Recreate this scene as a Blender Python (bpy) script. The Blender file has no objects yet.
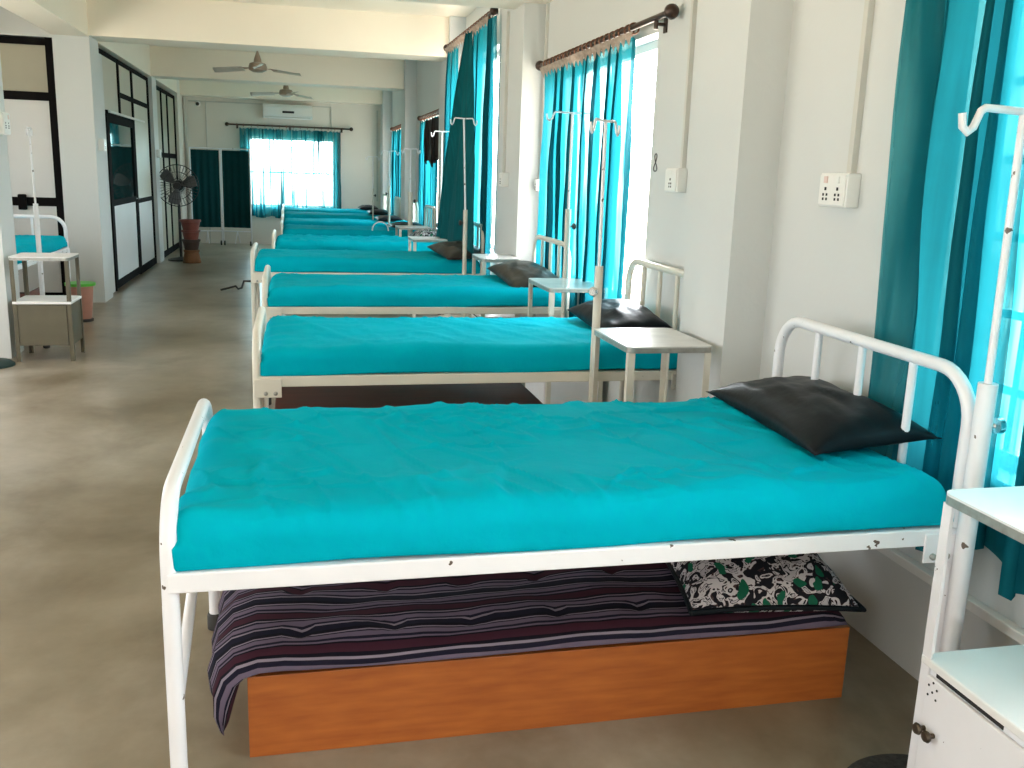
import bpy, bmesh, math, random
from mathutils import Vector, Matrix, noise

S = bpy.context.scene
COL = S.collection
PI = math.pi

# ------------------------------------------------------------------ helpers
def link(o, parent=None):
    COL.objects.link(o)
    if parent is not None:
        o.parent = parent
    return o

def thing(name, label, cat, loc=(0, 0, 0), rz=0.0, group=None):
    o = bpy.data.objects.new(name, None)
    o.empty_display_size = 0.1
    o.location = loc
    o.rotation_euler = (0, 0, rz)
    link(o)
    return tag(o, label, cat, group)

def tag(o, label, cat, group=None):
    o['label'] = label
    o['category'] = cat
    if group:
        o['group'] = group
    return o

def struct(o):
    o['kind'] = 'structure'
    return o

class MB:
    """collects shapes and links them as one mesh object"""
    def __init__(self):
        self.v = []; self.f = []
    def add(self, vs, fs):
        n = len(self.v)
        self.v += [tuple(p) for p in vs]
        self.f += [tuple(i + n for i in q) for q in fs]
        return self
    def box(self, a, b):
        x0, y0, z0 = a; x1, y1, z1 = b
        vs = [(x0,y0,z0),(x1,y0,z0),(x1,y1,z0),(x0,y1,z0),(x0,y0,z1),(x1,y0,z1),(x1,y1,z1),(x0,y1,z1)]
        return self.add(vs, [(3,2,1,0),(4,5,6,7),(0,1,5,4),(1,2,6,5),(2,3,7,6),(3,0,4,7)])
    def tube(self, pts, r, seg=12, caps=True):
        pts = [Vector(p) for p in pts]
        rs = r if isinstance(r, (list, tuple)) else [r] * len(pts)
        n = len(pts); rings = []
        t0 = (pts[1] - pts[0]).normalized()
        ref = Vector((0, 0, 1)) if abs(t0.z) < 0.9 else Vector((1, 0, 0))
        nrm = t0.cross(ref).normalized()
        for i, p in enumerate(pts):
            if i == 0: t = pts[1] - pts[0]
            elif i == n - 1: t = pts[-1] - pts[-2]
            else: t = (pts[i+1] - p).normalized() + (p - pts[i-1]).normalized()
            t.normalize()
            nrm = (nrm - t * nrm.dot(t)).normalized()
            b = t.cross(nrm)
            rings.append([p + (nrm * math.cos(a) + b * math.sin(a)) * rs[i]
                          for a in (2 * PI * k / seg for k in range(seg))])
        vs = [q for ring in rings for q in ring]
        fs = [(i*seg+k, i*seg+(k+1) % seg, (i+1)*seg+(k+1) % seg, (i+1)*seg+k) for i in range(n-1) for k in range(seg)]
        if caps:
            fs.append(tuple(range(seg))[::-1]); fs.append(tuple((n-1)*seg + k for k in range(seg)))
        return self.add(vs, fs)
    def lathe(self, prof, seg=24, at=(0, 0, 0), axis='Z'):
        vs = []; n = len(prof)
        for r, h in prof:
            for k in range(seg):
                a = 2 * PI * k / seg
                p = (r*math.cos(a), r*math.sin(a), h)
                if axis == 'X': p = (p[2], p[0], p[1])
                elif axis == 'Y': p = (p[0], p[2], p[1])
                vs.append((p[0]+at[0], p[1]+at[1], p[2]+at[2]))
        fs = [(i*seg+k, i*seg+(k+1) % seg, (i+1)*seg+(k+1) % seg, (i+1)*seg+k) for i in range(n-1) for k in range(seg)]
        fs.append(tuple(range(seg))[::-1]); fs.append(tuple((n-1)*seg+k for k in range(seg)))
        return self.add(vs, fs)
    def prism(self, outline, z0, z1):
        n = len(outline)
        vs = [(x, y, z0) for x, y in outline] + [(x, y, z1) for x, y in outline]
        fs = [tuple(range(n))[::-1], tuple(range(n, 2*n))] + [(i, (i+1) % n, n+(i+1) % n, n+i) for i in range(n)]
        return self.add(vs, fs)
    def grid(self, fn, nu, nv, closed=False):
        vs = [fn(i/nu, j/nv) for j in range(nv+1) for i in range(nu+1)]
        w = nu + 1
        return self.add(vs, [(j*w+i, j*w+i+1, (j+1)*w+i+1, (j+1)*w+i) for j in range(nv) for i in range(nu)])
    def build(self, name, mat, parent=None, smooth=False, bevel=0.0, weld=False, angle=40):
        me = bpy.data.meshes.new(name)
        me.from_pydata(self.v, [], self.f)
        bm = bmesh.new(); bm.from_mesh(me)
        if weld: bmesh.ops.remove_doubles(bm, verts=bm.verts, dist=1e-5)
        bmesh.ops.recalc_face_normals(bm, faces=bm.faces)
        bm.to_mesh(me); bm.free()
        me.materials.append(mat)
        o = bpy.data.objects.new(name, me)
        link(o, parent)
        if smooth:
            for p in me.polygons: p.use_smooth = True
            if angle < 180:
                me.set_sharp_from_angle(angle=math.radians(angle))
        if bevel:
            m = o.modifiers.new('edge', 'BEVEL'); m.width = bevel; m.segments = 2; m.limit_method = 'ANGLE'
        return o

def arc(c, r, a0, a1, n, u, v):
    c = Vector(c); u = Vector(u); v = Vector(v)
    return [c + u*r*math.cos(a0+(a1-a0)*i/n) + v*r*math.sin(a0+(a1-a0)*i/n) for i in range(n+1)]

# ------------------------------------------------------------------ materials
def mat(name, col, rough=0.5, metal=0.0, var=0.0, vscale=8.0, bump=0.0, bscale=60.0, stretch=(1, 1, 1), col2=None,
        chips=0.0, spec=0.5, coat=0.0):
    m = bpy.data.materials.new(name); m.use_nodes = True
    nt = m.node_tree; N = nt.nodes; L = nt.links
    b = N['Principled BSDF']
    b.inputs['Roughness'].default_value = rough
    b.inputs['Metallic'].default_value = metal
    b.inputs['Specular IOR Level'].default_value = spec
    b.inputs['Coat Weight'].default_value = coat
    tc = N.new('ShaderNodeTexCoord'); mp = N.new('ShaderNodeMapping'); mp.inputs['Scale'].default_value = stretch
    L.new(tc.outputs['Object'], mp.inputs['Vector'])
    nz = N.new('ShaderNodeTexNoise'); nz.inputs['Scale'].default_value = vscale; nz.inputs['Detail'].default_value = 5
    L.new(mp.outputs[0], nz.inputs['Vector'])
    rp = N.new('ShaderNodeValToRGB')
    c2 = col2 if col2 else tuple(c * (1 - var) for c in col)
    rp.color_ramp.elements[0].position = 0.3; rp.color_ramp.elements[1].position = 0.7
    rp.color_ramp.elements[0].color = (*c2, 1); rp.color_ramp.elements[1].color = (*col, 1)
    L.new(nz.outputs['Fac'], rp.inputs['Fac'])
    out = rp.outputs['Color']
    if chips:
        n2 = N.new('ShaderNodeTexNoise'); n2.inputs['Scale'].default_value = 26; n2.inputs['Detail'].default_value = 3
        L.new(tc.outputs['Object'], n2.inputs['Vector'])
        r2 = N.new('ShaderNodeValToRGB'); r2.color_ramp.interpolation = 'CONSTANT'
        r2.color_ramp.elements[0].color = (0, 0, 0, 1); r2.color_ramp.elements[1].color = (1, 1, 1, 1)
        r2.color_ramp.elements[1].position = chips
        L.new(n2.outputs['Fac'], r2.inputs['Fac'])
        mx = N.new('ShaderNodeMix'); mx.data_type = 'RGBA'
        L.new(r2.outputs['Color'], mx.inputs['Factor']); L.new(out, mx.inputs['A'])
        mx.inputs['B'].default_value = (0.10, 0.075, 0.06, 1)
        out = mx.outputs['Result']
    L.new(out, b.inputs['Base Color'])
    if bump:
        n3 = N.new('ShaderNodeTexNoise'); n3.inputs['Scale'].default_value = bscale; n3.inputs['Detail'].default_value = 4
        L.new(mp.outputs[0], n3.inputs['Vector'])
        bp = N.new('ShaderNodeBump'); bp.inputs['Strength'].default_value = bump; bp.inputs['Distance'].default_value = 0.01
        L.new(n3.outputs['Fac'], bp.inputs['Height']); L.new(bp.outputs[0], b.inputs['Normal'])
    return m

M = {}
M['wall'] = mat('wall_paint', (0.62, 0.635, 0.62), 0.7, var=0.035, vscale=1.3, bump=0.08, bscale=45)
M['cream'] = mat('cream_paint', (0.90, 0.82, 0.69), 0.7, var=0.04, vscale=1.2, bump=0.06, bscale=40)
M['backwall'] = mat('back_wall_paint', (0.76, 0.72, 0.645), 0.7, var=0.04, vscale=1.2)
M['white_steel'] = mat('white_enamelled_steel', (0.83, 0.83, 0.86), 0.32, var=0.05, vscale=6, chips=0.712)
M['cream_steel'] = mat('cream_enamelled_steel', (0.70, 0.665, 0.57), 0.38, var=0.08, vscale=6, chips=0.75)
M['rubber'] = mat('rubber', (0.035, 0.033, 0.03), 0.6, var=0.2)
M['sheet'] = mat('teal_cotton_sheet', (0.0, 0.405, 0.520), 0.85, var=0.10, vscale=5, bump=0.5, bscale=13, spec=0.03)
def add_creases(m):
    nt = m.node_tree; N = nt.nodes; L = nt.links
    tc = N.new('ShaderNodeTexCoord'); mp = N.new('ShaderNodeMapping'); mp.inputs['Scale'].default_value = (1.0, 1.7, 1.0); mp.inputs['Rotation'].default_value = (0, 0, .5)
    L.new(tc.outputs['Object'], mp.inputs['Vector'])
    n = N.new('ShaderNodeTexNoise'); n.noise_type = 'RIDGED_MULTIFRACTAL'; n.inputs['Scale'].default_value = 2.6; n.inputs['Detail'].default_value = 3
    n.inputs['Distortion'].default_value = .4
    L.new(mp.outputs[0], n.inputs['Vector'])
    b = N.new('ShaderNodeBump'); b.inputs['Strength'].default_value = .9; b.inputs['Distance'].default_value = .03
    L.new(n.outputs['Fac'], b.inputs['Height'])
    p = N['Principled BSDF']; old = p.inputs['Normal'].links[0].from_socket
    L.new(old, b.inputs['Normal']); L.new(b.outputs[0], p.inputs['Normal'])
add_creases(M['sheet'])
M['vinyl'] = mat('black_vinyl', (0.007, 0.010, 0.013), 0.40, var=0.3, vscale=5, bump=0.25, bscale=14, spec=0.12)
M['olive_lit_vinyl'] = mat('olive_lit_black_vinyl', (0.042, 0.035, 0.026), 0.42, spec=0.3, var=0.85, vscale=5, bump=0.3, bscale=14)  # black vinyl; its olive-lit parts are put into the colour as patches
M['tabletop'] = mat('worn_steel_top', (0.72, 0.715, 0.69), 0.3, metal=0.1, var=0.22, vscale=9)
M['white_top'] = mat('white_enamel_top', (0.82, 0.82, 0.81), 0.42, var=0.05, vscale=5)
M['edge_steel'] = mat('grey_steel_edge', (0.42, 0.42, 0.38), 0.35, metal=0.5, var=0.3, vscale=30)
M['olive_steel'] = mat('olive_grey_steel', (0.115, 0.10, 0.062), 0.45, var=0.15)
M['knob'] = mat('dark_bronze_knob', (0.09, 0.07, 0.05), 0.35, metal=0.6, var=0.3, vscale=30)
M['chrome'] = mat('chrome', (0.75, 0.75, 0.75), 0.15, metal=1.0)
M['black_alu'] = mat('black_aluminium', (0.010, 0.009, 0.009), 0.8, var=0.2, spec=0.04)
M['panel_white'] = mat('white_laminate_panel', (0.66, 0.65, 0.635), 0.4, var=0.04, vscale=2)
M['panel_cream'] = mat('cream_frosted_panel', (0.56, 0.53, 0.44), 0.45, var=0.06, vscale=2)
M['panel_olive'] = mat('olive_frosted_panel', (0.40, 0.37, 0.28), 0.45, var=0.12, vscale=2)
M['door_glass'] = mat('dark_reflective_glass', (0.012, 0.04, 0.042), 0.03, spec=1.0, coat=1.0)
M['screen_cloth'] = mat('dark_green_screen_cloth', (0.004, 0.050, 0.054), 0.85, var=0.2, vscale=14, stretch=(6, 6, 1), spec=0.1)
M['ply'] = mat('orange_varnished_plywood', (0.43, 0.125, 0.022), 0.42, col2=(0.31, 0.078, 0.014), vscale=5, stretch=(1.2, 9, 9), bump=0.05)
M['dark_ply'] = mat('dark_brown_plywood', (0.13, 0.030, 0.018), 0.5, var=0.35, vscale=5, stretch=(1, 8, 8))
M['rod'] = mat('dark_bronze_rod', (0.055, 0.030, 0.020), 0.38, metal=0.3, var=0.3, vscale=30)
M['ring'] = mat('copper_brown_ring', (0.22, 0.105, 0.065), 0.35, metal=0.4, var=0.4, vscale=40)
M['header'] = mat('beige_curtain_header', (0.50, 0.38, 0.30), 0.8, var=0.4, vscale=40)
M['plastic'] = mat('white_plastic', (0.78, 0.775, 0.74), 0.35, var=0.03)
M['conduit'] = mat('grey_white_trunking', (0.58, 0.57, 0.52), 0.5, var=0.06)
M['hole'] = mat('black_slot', (0.01, 0.01, 0.01), 0.7)
M['pink'] = mat('pinkish_switch', (0.72, 0.55, 0.50), 0.4)
M['ink'] = mat('black_marker_ink', (0.05, 0.05, 0.055), 0.6)
M['terracotta'] = mat('terracotta', (0.20, 0.05, 0.033), 0.6, var=0.35, vscale=9)
M['orange_clay'] = mat('orange_clay', (0.20, 0.085, 0.028), 0.6, var=0.35, vscale=9)
M['brown_clay'] = mat('brown_clay', (0.06, 0.03, 0.02), 0.6, var=0.35, vscale=9)
M['pinkbin'] = mat('faded_pink_plastic', (0.50, 0.24, 0.18), 0.5, var=0.15)
M['green'] = mat('bright_green_plastic', (0.10, 0.50, 0.05), 0.4, var=0.1)
M['fan_metal'] = mat('dark_fan_metal', (0.02, 0.02, 0.021), 0.4, metal=0.3, var=0.2)
M['fan_grey'] = mat('grey_fan_blade', (0.10, 0.10, 0.10), 0.4, var=0.2)
M['fan_white'] = mat('cream_ceiling_fan', (0.62, 0.56, 0.48), 0.4, var=0.1)
M['fan_brown'] = mat('brown_fan_motor', (0.40, 0.29, 0.21), 0.4, metal=0.1, var=0.1)
M['coat'] = mat('dark_brown_cloth', (0.022, 0.012, 0.010), 0.8, var=0.4, vscale=12)
M['darkgreen'] = mat('dark_green_rubber', (0.02, 0.05, 0.05), 0.5, var=0.3)
M['mat'] = mat('dark_woven_mat', (0.05, 0.05, 0.045), 0.9, var=0.6, vscale=60, bump=0.8, bscale=90)
M['frame_win'] = mat('white_window_frame', (0.70, 0.70, 0.68), 0.4, var=0.05)

def floor_mat():
    m = bpy.data.materials.new('polished_concrete'); m.use_nodes = True
    nt = m.node_tree; N = nt.nodes; L = nt.links; b = N['Principled BSDF']
    tc = N.new('ShaderNodeTexCoord')
    def nz(scale, detail=6, rough=0.6, st=(1, 1, 1), dist=0.0):
        mp = N.new('ShaderNodeMapping'); mp.inputs['Scale'].default_value = st
        L.new(tc.outputs['Object'], mp.inputs['Vector'])
        n = N.new('ShaderNodeTexNoise'); n.inputs['Scale'].default_value = scale
        n.inputs['Detail'].default_value = detail; n.inputs['Roughness'].default_value = rough
        n.inputs['Distortion'].default_value = dist
        L.new(mp.outputs[0], n.inputs['Vector']); return n.outputs['Fac']
    def ramp(fac, stops):
        r = N.new('ShaderNodeValToRGB')
        while len(r.color_ramp.elements) < len(stops): r.color_ramp.elements.new(0.5)
        for e, (p, c) in zip(r.color_ramp.elements, stops):
            e.position = p; e.color = (*c, 1)
        L.new(fac, r.inputs['Fac']); return r.outputs['Color']
    big = ramp(nz(0.75, 3, 0.5, (1.0, 0.7, 1), 0.0), [(0.28, (0.165, 0.130, 0.085)), (0.43, (0.245, 0.203, 0.142)), (0.57, (0.315, 0.275, 0.215)), (0.75, (0.42, 0.39, 0.34))])
    fine = ramp(nz(7, 6, 0.65), [(0.25, (0.84, 0.835, 0.82)), (0.75, (1.10, 1.10, 1.10))])
    mx = N.new('ShaderNodeMix'); mx.data_type = 'RGBA'; mx.blend_type = 'MULTIPLY'; mx.inputs['Factor'].default_value = 1
    L.new(big, mx.inputs['A']); L.new(fine, mx.inputs['B'])
    spots = ramp(nz(1.5, 5, 0.6, (1, .8, 1), .3), [(0.36, (0.58, 0.52, 0.42)), (0.48, (0.88, 0.85, 0.80)), (0.62, (1.12, 1.12, 1.12))])
    m2 = N.new('ShaderNodeMix'); m2.data_type = 'RGBA'; m2.blend_type = 'MULTIPLY'; m2.inputs['Factor'].default_value = 0.8
    L.new(mx.outputs['Result'], m2.inputs['A']); L.new(spots, m2.inputs['B'])
    L.new(m2.outputs['Result'], b.inputs['Base Color'])
    b.inputs['Roughness'].default_value = 0.30
    b.inputs['Specular IOR Level'].default_value = 0.5
    bp = N.new('ShaderNodeBump'); bp.inputs['Strength'].default_value = 0.15; bp.inputs['Distance'].default_value = .004
    L.new(nz(9, 5), bp.inputs['Height']); L.new(bp.outputs[0], b.inputs['Normal'])
    return m
M['floor'] = floor_mat()

def curtain_mat(name, teal, sheer_lo, sheer_hi, tint, sc=9.0):
    """thin backlit cotton: diffuse + translucent, with sheer streaks that let daylight through"""
    m = bpy.data.materials.new(name); m.use_nodes = True
    nt = m.node_tree; N = nt.nodes; L = nt.links
    for n in list(N): N.remove(n)
    out = N.new('ShaderNodeOutputMaterial')
    tc = N.new('ShaderNodeTexCoord'); mp = N.new('ShaderNodeMapping')
    mp.inputs['Scale'].default_value = (1, 1, 0.08)
    L.new(tc.outputs['Object'], mp.inputs['Vector'])
    nz = N.new('ShaderNodeTexNoise'); nz.inputs['Scale'].default_value = sc; nz.inputs['Detail'].default_value = 4
    L.new(mp.outputs[0], nz.inputs['Vector'])
    mr = N.new('ShaderNodeMapRange'); mr.inputs['From Min'].default_value = 0.44; mr.inputs['From Max'].default_value = 0.70
    mr.inputs['To Min'].default_value = sheer_lo; mr.inputs['To Max'].default_value = sheer_hi
    L.new(nz.outputs['Fac'], mr.inputs['Value'])
    df = N.new('ShaderNodeBsdfDiffuse'); df.inputs['Color'].default_value = (*teal, 1)
    tl = N.new('ShaderNodeBsdfTranslucent'); tl.inputs['Color'].default_value = (*teal, 1)
    a = N.new('ShaderNodeMixShader'); a.inputs[0].default_value = 0.5
    L.new(df.outputs[0], a.inputs[1]); L.new(tl.outputs[0], a.inputs[2])
    tr = N.new('ShaderNodeBsdfTransparent'); tr.inputs['Color'].default_value = (*tint, 1)
    b = N.new('ShaderNodeMixShader'); L.new(mr.outputs[0], b.inputs[0])
    L.new(a.outputs[0], b.inputs[1]); L.new(tr.outputs[0], b.inputs[2])
    L.new(b.outputs[0], out.inputs['Surface'])
    return m
TEAL = (0.010, 0.165, 0.205)
M['curtain'] = curtain_mat('teal_sheer_curtain', (0.008, 0.135, 0.170), 0.0, 0.26, (0.62, 0.93, 0.97))
M['curtain_near'] = curtain_mat('teal_streaked_curtain', TEAL, 0.01, 0.50, (0.28, 0.88, 0.95), 9)
M['curtain_back'] = curtain_mat('teal_thin_curtain', TEAL, 0.16, 0.70, (0.72, 0.97, 1.0), 7)
M['curtain_dense'] = mat('teal_dense_curtain', (0.003, 0.105, 0.12), 0.85, var=0.3, vscale=8, stretch=(1, 4, .3), spec=0.1)

def stripe_mat():
    m = bpy.data.materials.new('purple_striped_cotton'); m.use_nodes = True
    nt = m.node_tree; N = nt.nodes; L = nt.links; b = N['Principled BSDF']
    b.inputs['Roughness'].default_value = 0.9; b.inputs['Specular IOR Level'].default_value = 0.1
    uv = N.new('ShaderNodeUVMap'); sp = N.new('ShaderNodeSeparateXYZ'); L.new(uv.outputs[0], sp.inputs[0])
    mu = N.new('ShaderNodeMath'); mu.operation = 'MULTIPLY'; mu.inputs[1].default_value = 6.0
    L.new(sp.outputs['Y'], mu.inputs[0])
    fr = N.new('ShaderNodeMath'); fr.operation = 'FRACT'; L.new(mu.outputs[0], fr.inputs[0])
    r = N.new('ShaderNodeValToRGB'); r.color_ramp.interpolation = 'CONSTANT'
    navy = (0.012, 0.011, 0.022); plum = (0.045, 0.014, 0.024); mauve = (0.135, 0.105, 0.15); grey = (0.22, 0.185, 0.23); black = (0.008, 0.007, 0.012)
    seq = [(0, navy), (0.13, grey), (0.17, navy), (0.22, mauve), (0.33, navy), (0.38, grey), (0.41, black), (0.46, plum), (0.62, black), (0.66, mauve), (0.70, navy), (0.76, mauve), (0.86, navy), (0.89, grey), (0.92, black)]
    e = r.color_ramp.elements
    while len(e) < len(seq): e.new(0.5)
    for q, (p, c) in zip(e, seq): q.position = p; q.color = (*c, 1)
    L.new(fr.outputs[0], r.inputs['Fac']); L.new(r.outputs['Color'], b.inputs['Base Color'])
    return m
M['stripe'] = stripe_mat()

def floral_mat():
    m = bpy.data.materials.new('black_white_green_leaf_print'); m.use_nodes = True
    nt = m.node_tree; N = nt.nodes; L = nt.links; b = N['Principled BSDF']
    b.inputs['Roughness'].default_value = 0.85; b.inputs['Specular IOR Level'].default_value = 0.1
    tc = N.new('ShaderNodeTexCoord')
    n0 = N.new('ShaderNodeTexNoise'); n0.inputs['Scale'].default_value = 26; n0.inputs['Detail'].default_value = 1.5; n0.inputs['Distortion'].default_value = 1.6
    L.new(tc.outputs['Object'], n0.inputs['Vector'])
    r0 = N.new('ShaderNodeValToRGB'); r0.color_ramp.interpolation = 'CONSTANT'
    seq = [(0, (0.012, 0.012, 0.016)), (0.47, (0.06, 0.035, 0.035)), (0.50, (0.52, 0.49, 0.50)), (0.60, (0.012, 0.012, 0.016)), (0.64, (0.42, 0.39, 0.41))]
    e = r0.color_ramp.elements
    while len(e) < len(seq): e.new(0.5)
    for q, (p, c) in zip(e, seq): q.position = p; q.color = (*c, 1)
    L.new(n0.outputs['Fac'], r0.inputs['Fac'])
    n1 = N.new('ShaderNodeTexVoronoi'); n1.inputs['Scale'].default_value = 13
    mp = N.new('ShaderNodeMapping'); mp.inputs['Scale'].default_value = (1.5, 0.8, 1); mp.inputs['Rotation'].default_value = (0, 0, 0.7)
    L.new(tc.outputs['Object'], mp.inputs['Vector'])
    nd = N.new('ShaderNodeTexNoise'); nd.inputs['Scale'].default_value = 14; L.new(tc.outputs['Object'], nd.inputs['Vector'])
    vm = N.new('ShaderNodeVectorMath'); vm.operation = 'MULTIPLY_ADD'; vm.inputs[1].default_value = (.10, .10, .10)
    L.new(nd.outputs['Color'], vm.inputs[0]); L.new(mp.outputs[0], vm.inputs[2]); L.new(vm.outputs[0], n1.inputs['Vector'])
    lt = N.new('ShaderNodeMath'); lt.operation = 'LESS_THAN'; lt.inputs[1].default_value = 0.30
    L.new(n1.outputs['Distance'], lt.inputs[0])
    mx = N.new('ShaderNodeMix'); mx.data_type = 'RGBA'; L.new(lt.outputs[0], mx.inputs['Factor'])
    L.new(r0.outputs['Color'], mx.inputs['A']); mx.inputs['B'].default_value = (0.010, 0.10, 0.055, 1)
    L.new(mx.outputs['Result'], b.inputs['Base Color'])
    return m
M['floral'] = floral_mat()

# ------------------------------------------------------------------ room
XW, XL, YB, YR = 1.86, -2.01, 19.30, -4.5      # right wall, left column line, far wall, wall behind the camera
ZS, ZB = 3.15, 2.735                           # slab, underside of beams
XR = -3.75                                     # back of the left-hand recesses
struct(MB().box((XR-.2, YR-.2, -.15), (XW+.25, YB+.2, 0)).build('floor', M['floor']))
struct(MB().box((XR-.2, YR-.2, ZS), (XW+.25, YB+.2, ZS+.15)).build('ceiling', M['cream']))

def wall_with_holes(name, axis, p0, p1, a0, a1, holes, m, ztop=ZS):
    """wall slab between p0 and p1 across its thickness, a0..a1 along it, rectangular holes (a, b, z0, z1)"""
    mb = MB(); cur = a0
    def bx(s, e, z0, z1):
        if e - s < 1e-4 or z1 - z0 < 1e-4: return
        if axis == 'Y': mb.box((p0, s, z0), (p1, e, z1))
        else: mb.box((s, p0, z0), (e, p1, z1))
    for (a, b, z0, z1) in sorted(holes):
        bx(cur, a, 0, ztop); bx(a, b, 0, z0); bx(a, b, z1, ztop); cur = b
    bx(cur, a1, 0, ztop)
    return struct(mb.build(name, m))

# windows on the right: (y0, y1, z0, z1)
WIN = [(-3.6, -1.4, .80, 2.25), (0.75, 2.42, .72, 2.22), (4.87, 7.05, .75, 2.24), (8.12, 10.55, .75, 2.66), (12.35, 14.35, .75, 2.22), (16.2, 18.3, .75, 2.22)]
wall_with_holes('wall_right', 'Y', XW, XW+.2, YR-.2, YB+.2, WIN, M['wall'])
BWIN = (-.86, .80, .72, 2.05)
wall_with_holes('wall_back', 'X', YB, YB+.2, XR-.2, XW, [BWIN], M['backwall'])
RWIN = (-2.6, -.7, .9, 2.2)
wall_with_holes('wall_rear', 'X', YR-.2, YR, XR-.2, XW, [RWIN], M['wall'])
LWIN = [(-3.6, -1.2, .8, 2.4), (0.8, 2.8, .8, 2.4), (4.3, 6.8, .8, 2.5), (8.3, 9.5, 1.0, 2.1)]  # last opening is unseen, added to carry white light into the deep room
wall_with_holes('wall_left', 'Y', XR-.2, XR, YR, YB, LWIN, M['wall'])

def window(idx, axis, p, a, b, z0, z1, nx, nz):
    fr = .045; d = .05
    w = struct(bpy.data.objects.new('window_%d' % idx, None)); link(w)
    mb = MB()
    def bx(s, e, q0, q1, dd=d):
        if axis == 'Y': mb.box((p-dd/2, s, q0), (p+dd/2, e, q1))
        else: mb.box((s, p-dd/2, q0), (e, p+dd/2, q1))
    bx(a, a+fr, z0, z1); bx(b-fr, b, z0, z1); bx(a+fr, b-fr, z0, z0+fr); bx(a+fr, b-fr, z1-fr, z1)
    mb.build('window_frame', M['frame_win'], w)
    mb2 = MB(); mb = mb2
    for i in range(1, nx):
        s = a + (b-a)*i/nx; bx(s-.012, s+.012, z0+fr, z1-fr, .02)
    for i in range(1, nz):
        q = z0 + (z1-z0)*i/nz; bx(a+fr, b-fr, q-.012, q+.012, .018)
    mb2.build('window_bars', M['frame_win'], w)
    return w
for i, (a, b, z0, z1) in enumerate(WIN):
    window(i+1, 'Y', XW+.13, a, b, z0, z1, *((8, 7) if i == 1 else (2, 1)))
window(7, 'X', YB+.12, *BWIN, 4, 2)
window(8, 'X', YR-.12, *RWIN, 4, 2)
for i, (a, b, z0, z1) in enumerate(LWIN):
    window(9+i, 'Y', XR-.12, a, b, z0, z1, 3, 2)

# columns along the right wall and the left edge, transverse and longitudinal beams
XP = 1.686
RP = [(-.85, -.35), (3.47, 3.92), (7.20, 8.06), (10.72, 11.45), (15.0, 15.55), (18.75, YB)]
for i, (a, b) in enumerate(RP):
    struct(MB().box((XP, a, 0), (XW, b, ZS)).build('trim_column_right_%d' % (i+1), M['wall']))
LP = [(-.6, -.1), (3.3, 3.8), (7.70, 8.05), (10.83, 11.30), (15.25, 15.72), (18.45, YB)]
for i, (a, b) in enumerate(LP):
    struct(MB().box((-2.36, a, 0), (XL-.11 if i == 2 else XL, b, ZS)).build('trim_column_left_%d' % (i+1), M['wall'] if i < 5 else M['backwall']))
for i, (a, b) in enumerate([(-.7, -.2), (3.4, 3.9), (7.02, 7.52), (10.80, 11.30), (15.22, 15.70), (18.9, YB)]):
    struct(MB().box((XL, a, ZB), (XW, b, ZS)).build('trim_beam_%d' % (i+1), M['cream']))
ys = [YR] + [v for p in LP for v in p]
for i in range(0, len(ys)-1, 2):
    if ys[i+1] - ys[i] > .05:
        struct(MB().box((-2.36, ys[i], ZB-.01), (XL, ys[i+1], ZS)).build('trim_edge_beam_%d' % (i//2+1), M['cream']))

# conduits and trunking fixed to the walls
def trunk(a, b, w=.018, m='conduit'):
    a = Vector(a); b = Vector(b)
    lo = Vector((min(a.x, b.x)-w/2, min(a.y, b.y)-w/2, min(a.z, b.z)-w/2)); hi = Vector((max(a.x, b.x)+w/2, max(a.y, b.y)+w/2, max(a.z, b.z)+w/2))
    return MB().box(lo, hi).build('conduit', M[m], bevel=.002)
CD = [((XW-.01, 2.94, 1.53), (XW-.01, 2.94, ZS), 'white cable trunking rising from the nearest socket box', .026),
      ((XW-.01, 4.40, 1.56), (XW-.01, 4.40, ZS), 'white cable trunking above the socket box right of the painted 8', .024),
      ((XW-.01, 7.14, 1.45), (XW-.01, 7.14, ZS), 'cable trunking in the corner left of the first curtained window', .022),
      ((XP-.01, 7.70, 1.50), (XP-.01, 7.70, ZB), 'cable trunking on the far edge of the column between curtained windows', .024),
      ((-1.60, YB-.01, .0), (-1.60, YB-.01, 2.66), 'thin vertical conduit on the far wall behind the screen', .022),
      ((-1.97, YB-.03, .0), (-1.97, YB-.03, 2.70), 'white pipe in the far left corner of the ward', .045),
      ((-1.90, YB-.01, 2.655), (.72, YB-.01, 2.655), 'long horizontal conduit above the air conditioner', .022),
      ((.73, YB-.01, 2.20), (.73, YB-.01, 2.64), 'short vertical conduit right of the air conditioner', .022),
      ((1.62, YB-.01, .9), (1.62, YB-.01, 2.62), 'dark conduit in the far right corner', .03)]
for a, b, lab, w in CD:
    tag(trunk(a, b, w), lab, 'conduit')
tag(MB().box((XW-.03, 1.55, .335), (XW, 3.46, .365)).build('conduit', M['plastic'], bevel=.003), 'white cable trunking running low along the wall behind the front bed', 'conduit')

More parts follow.
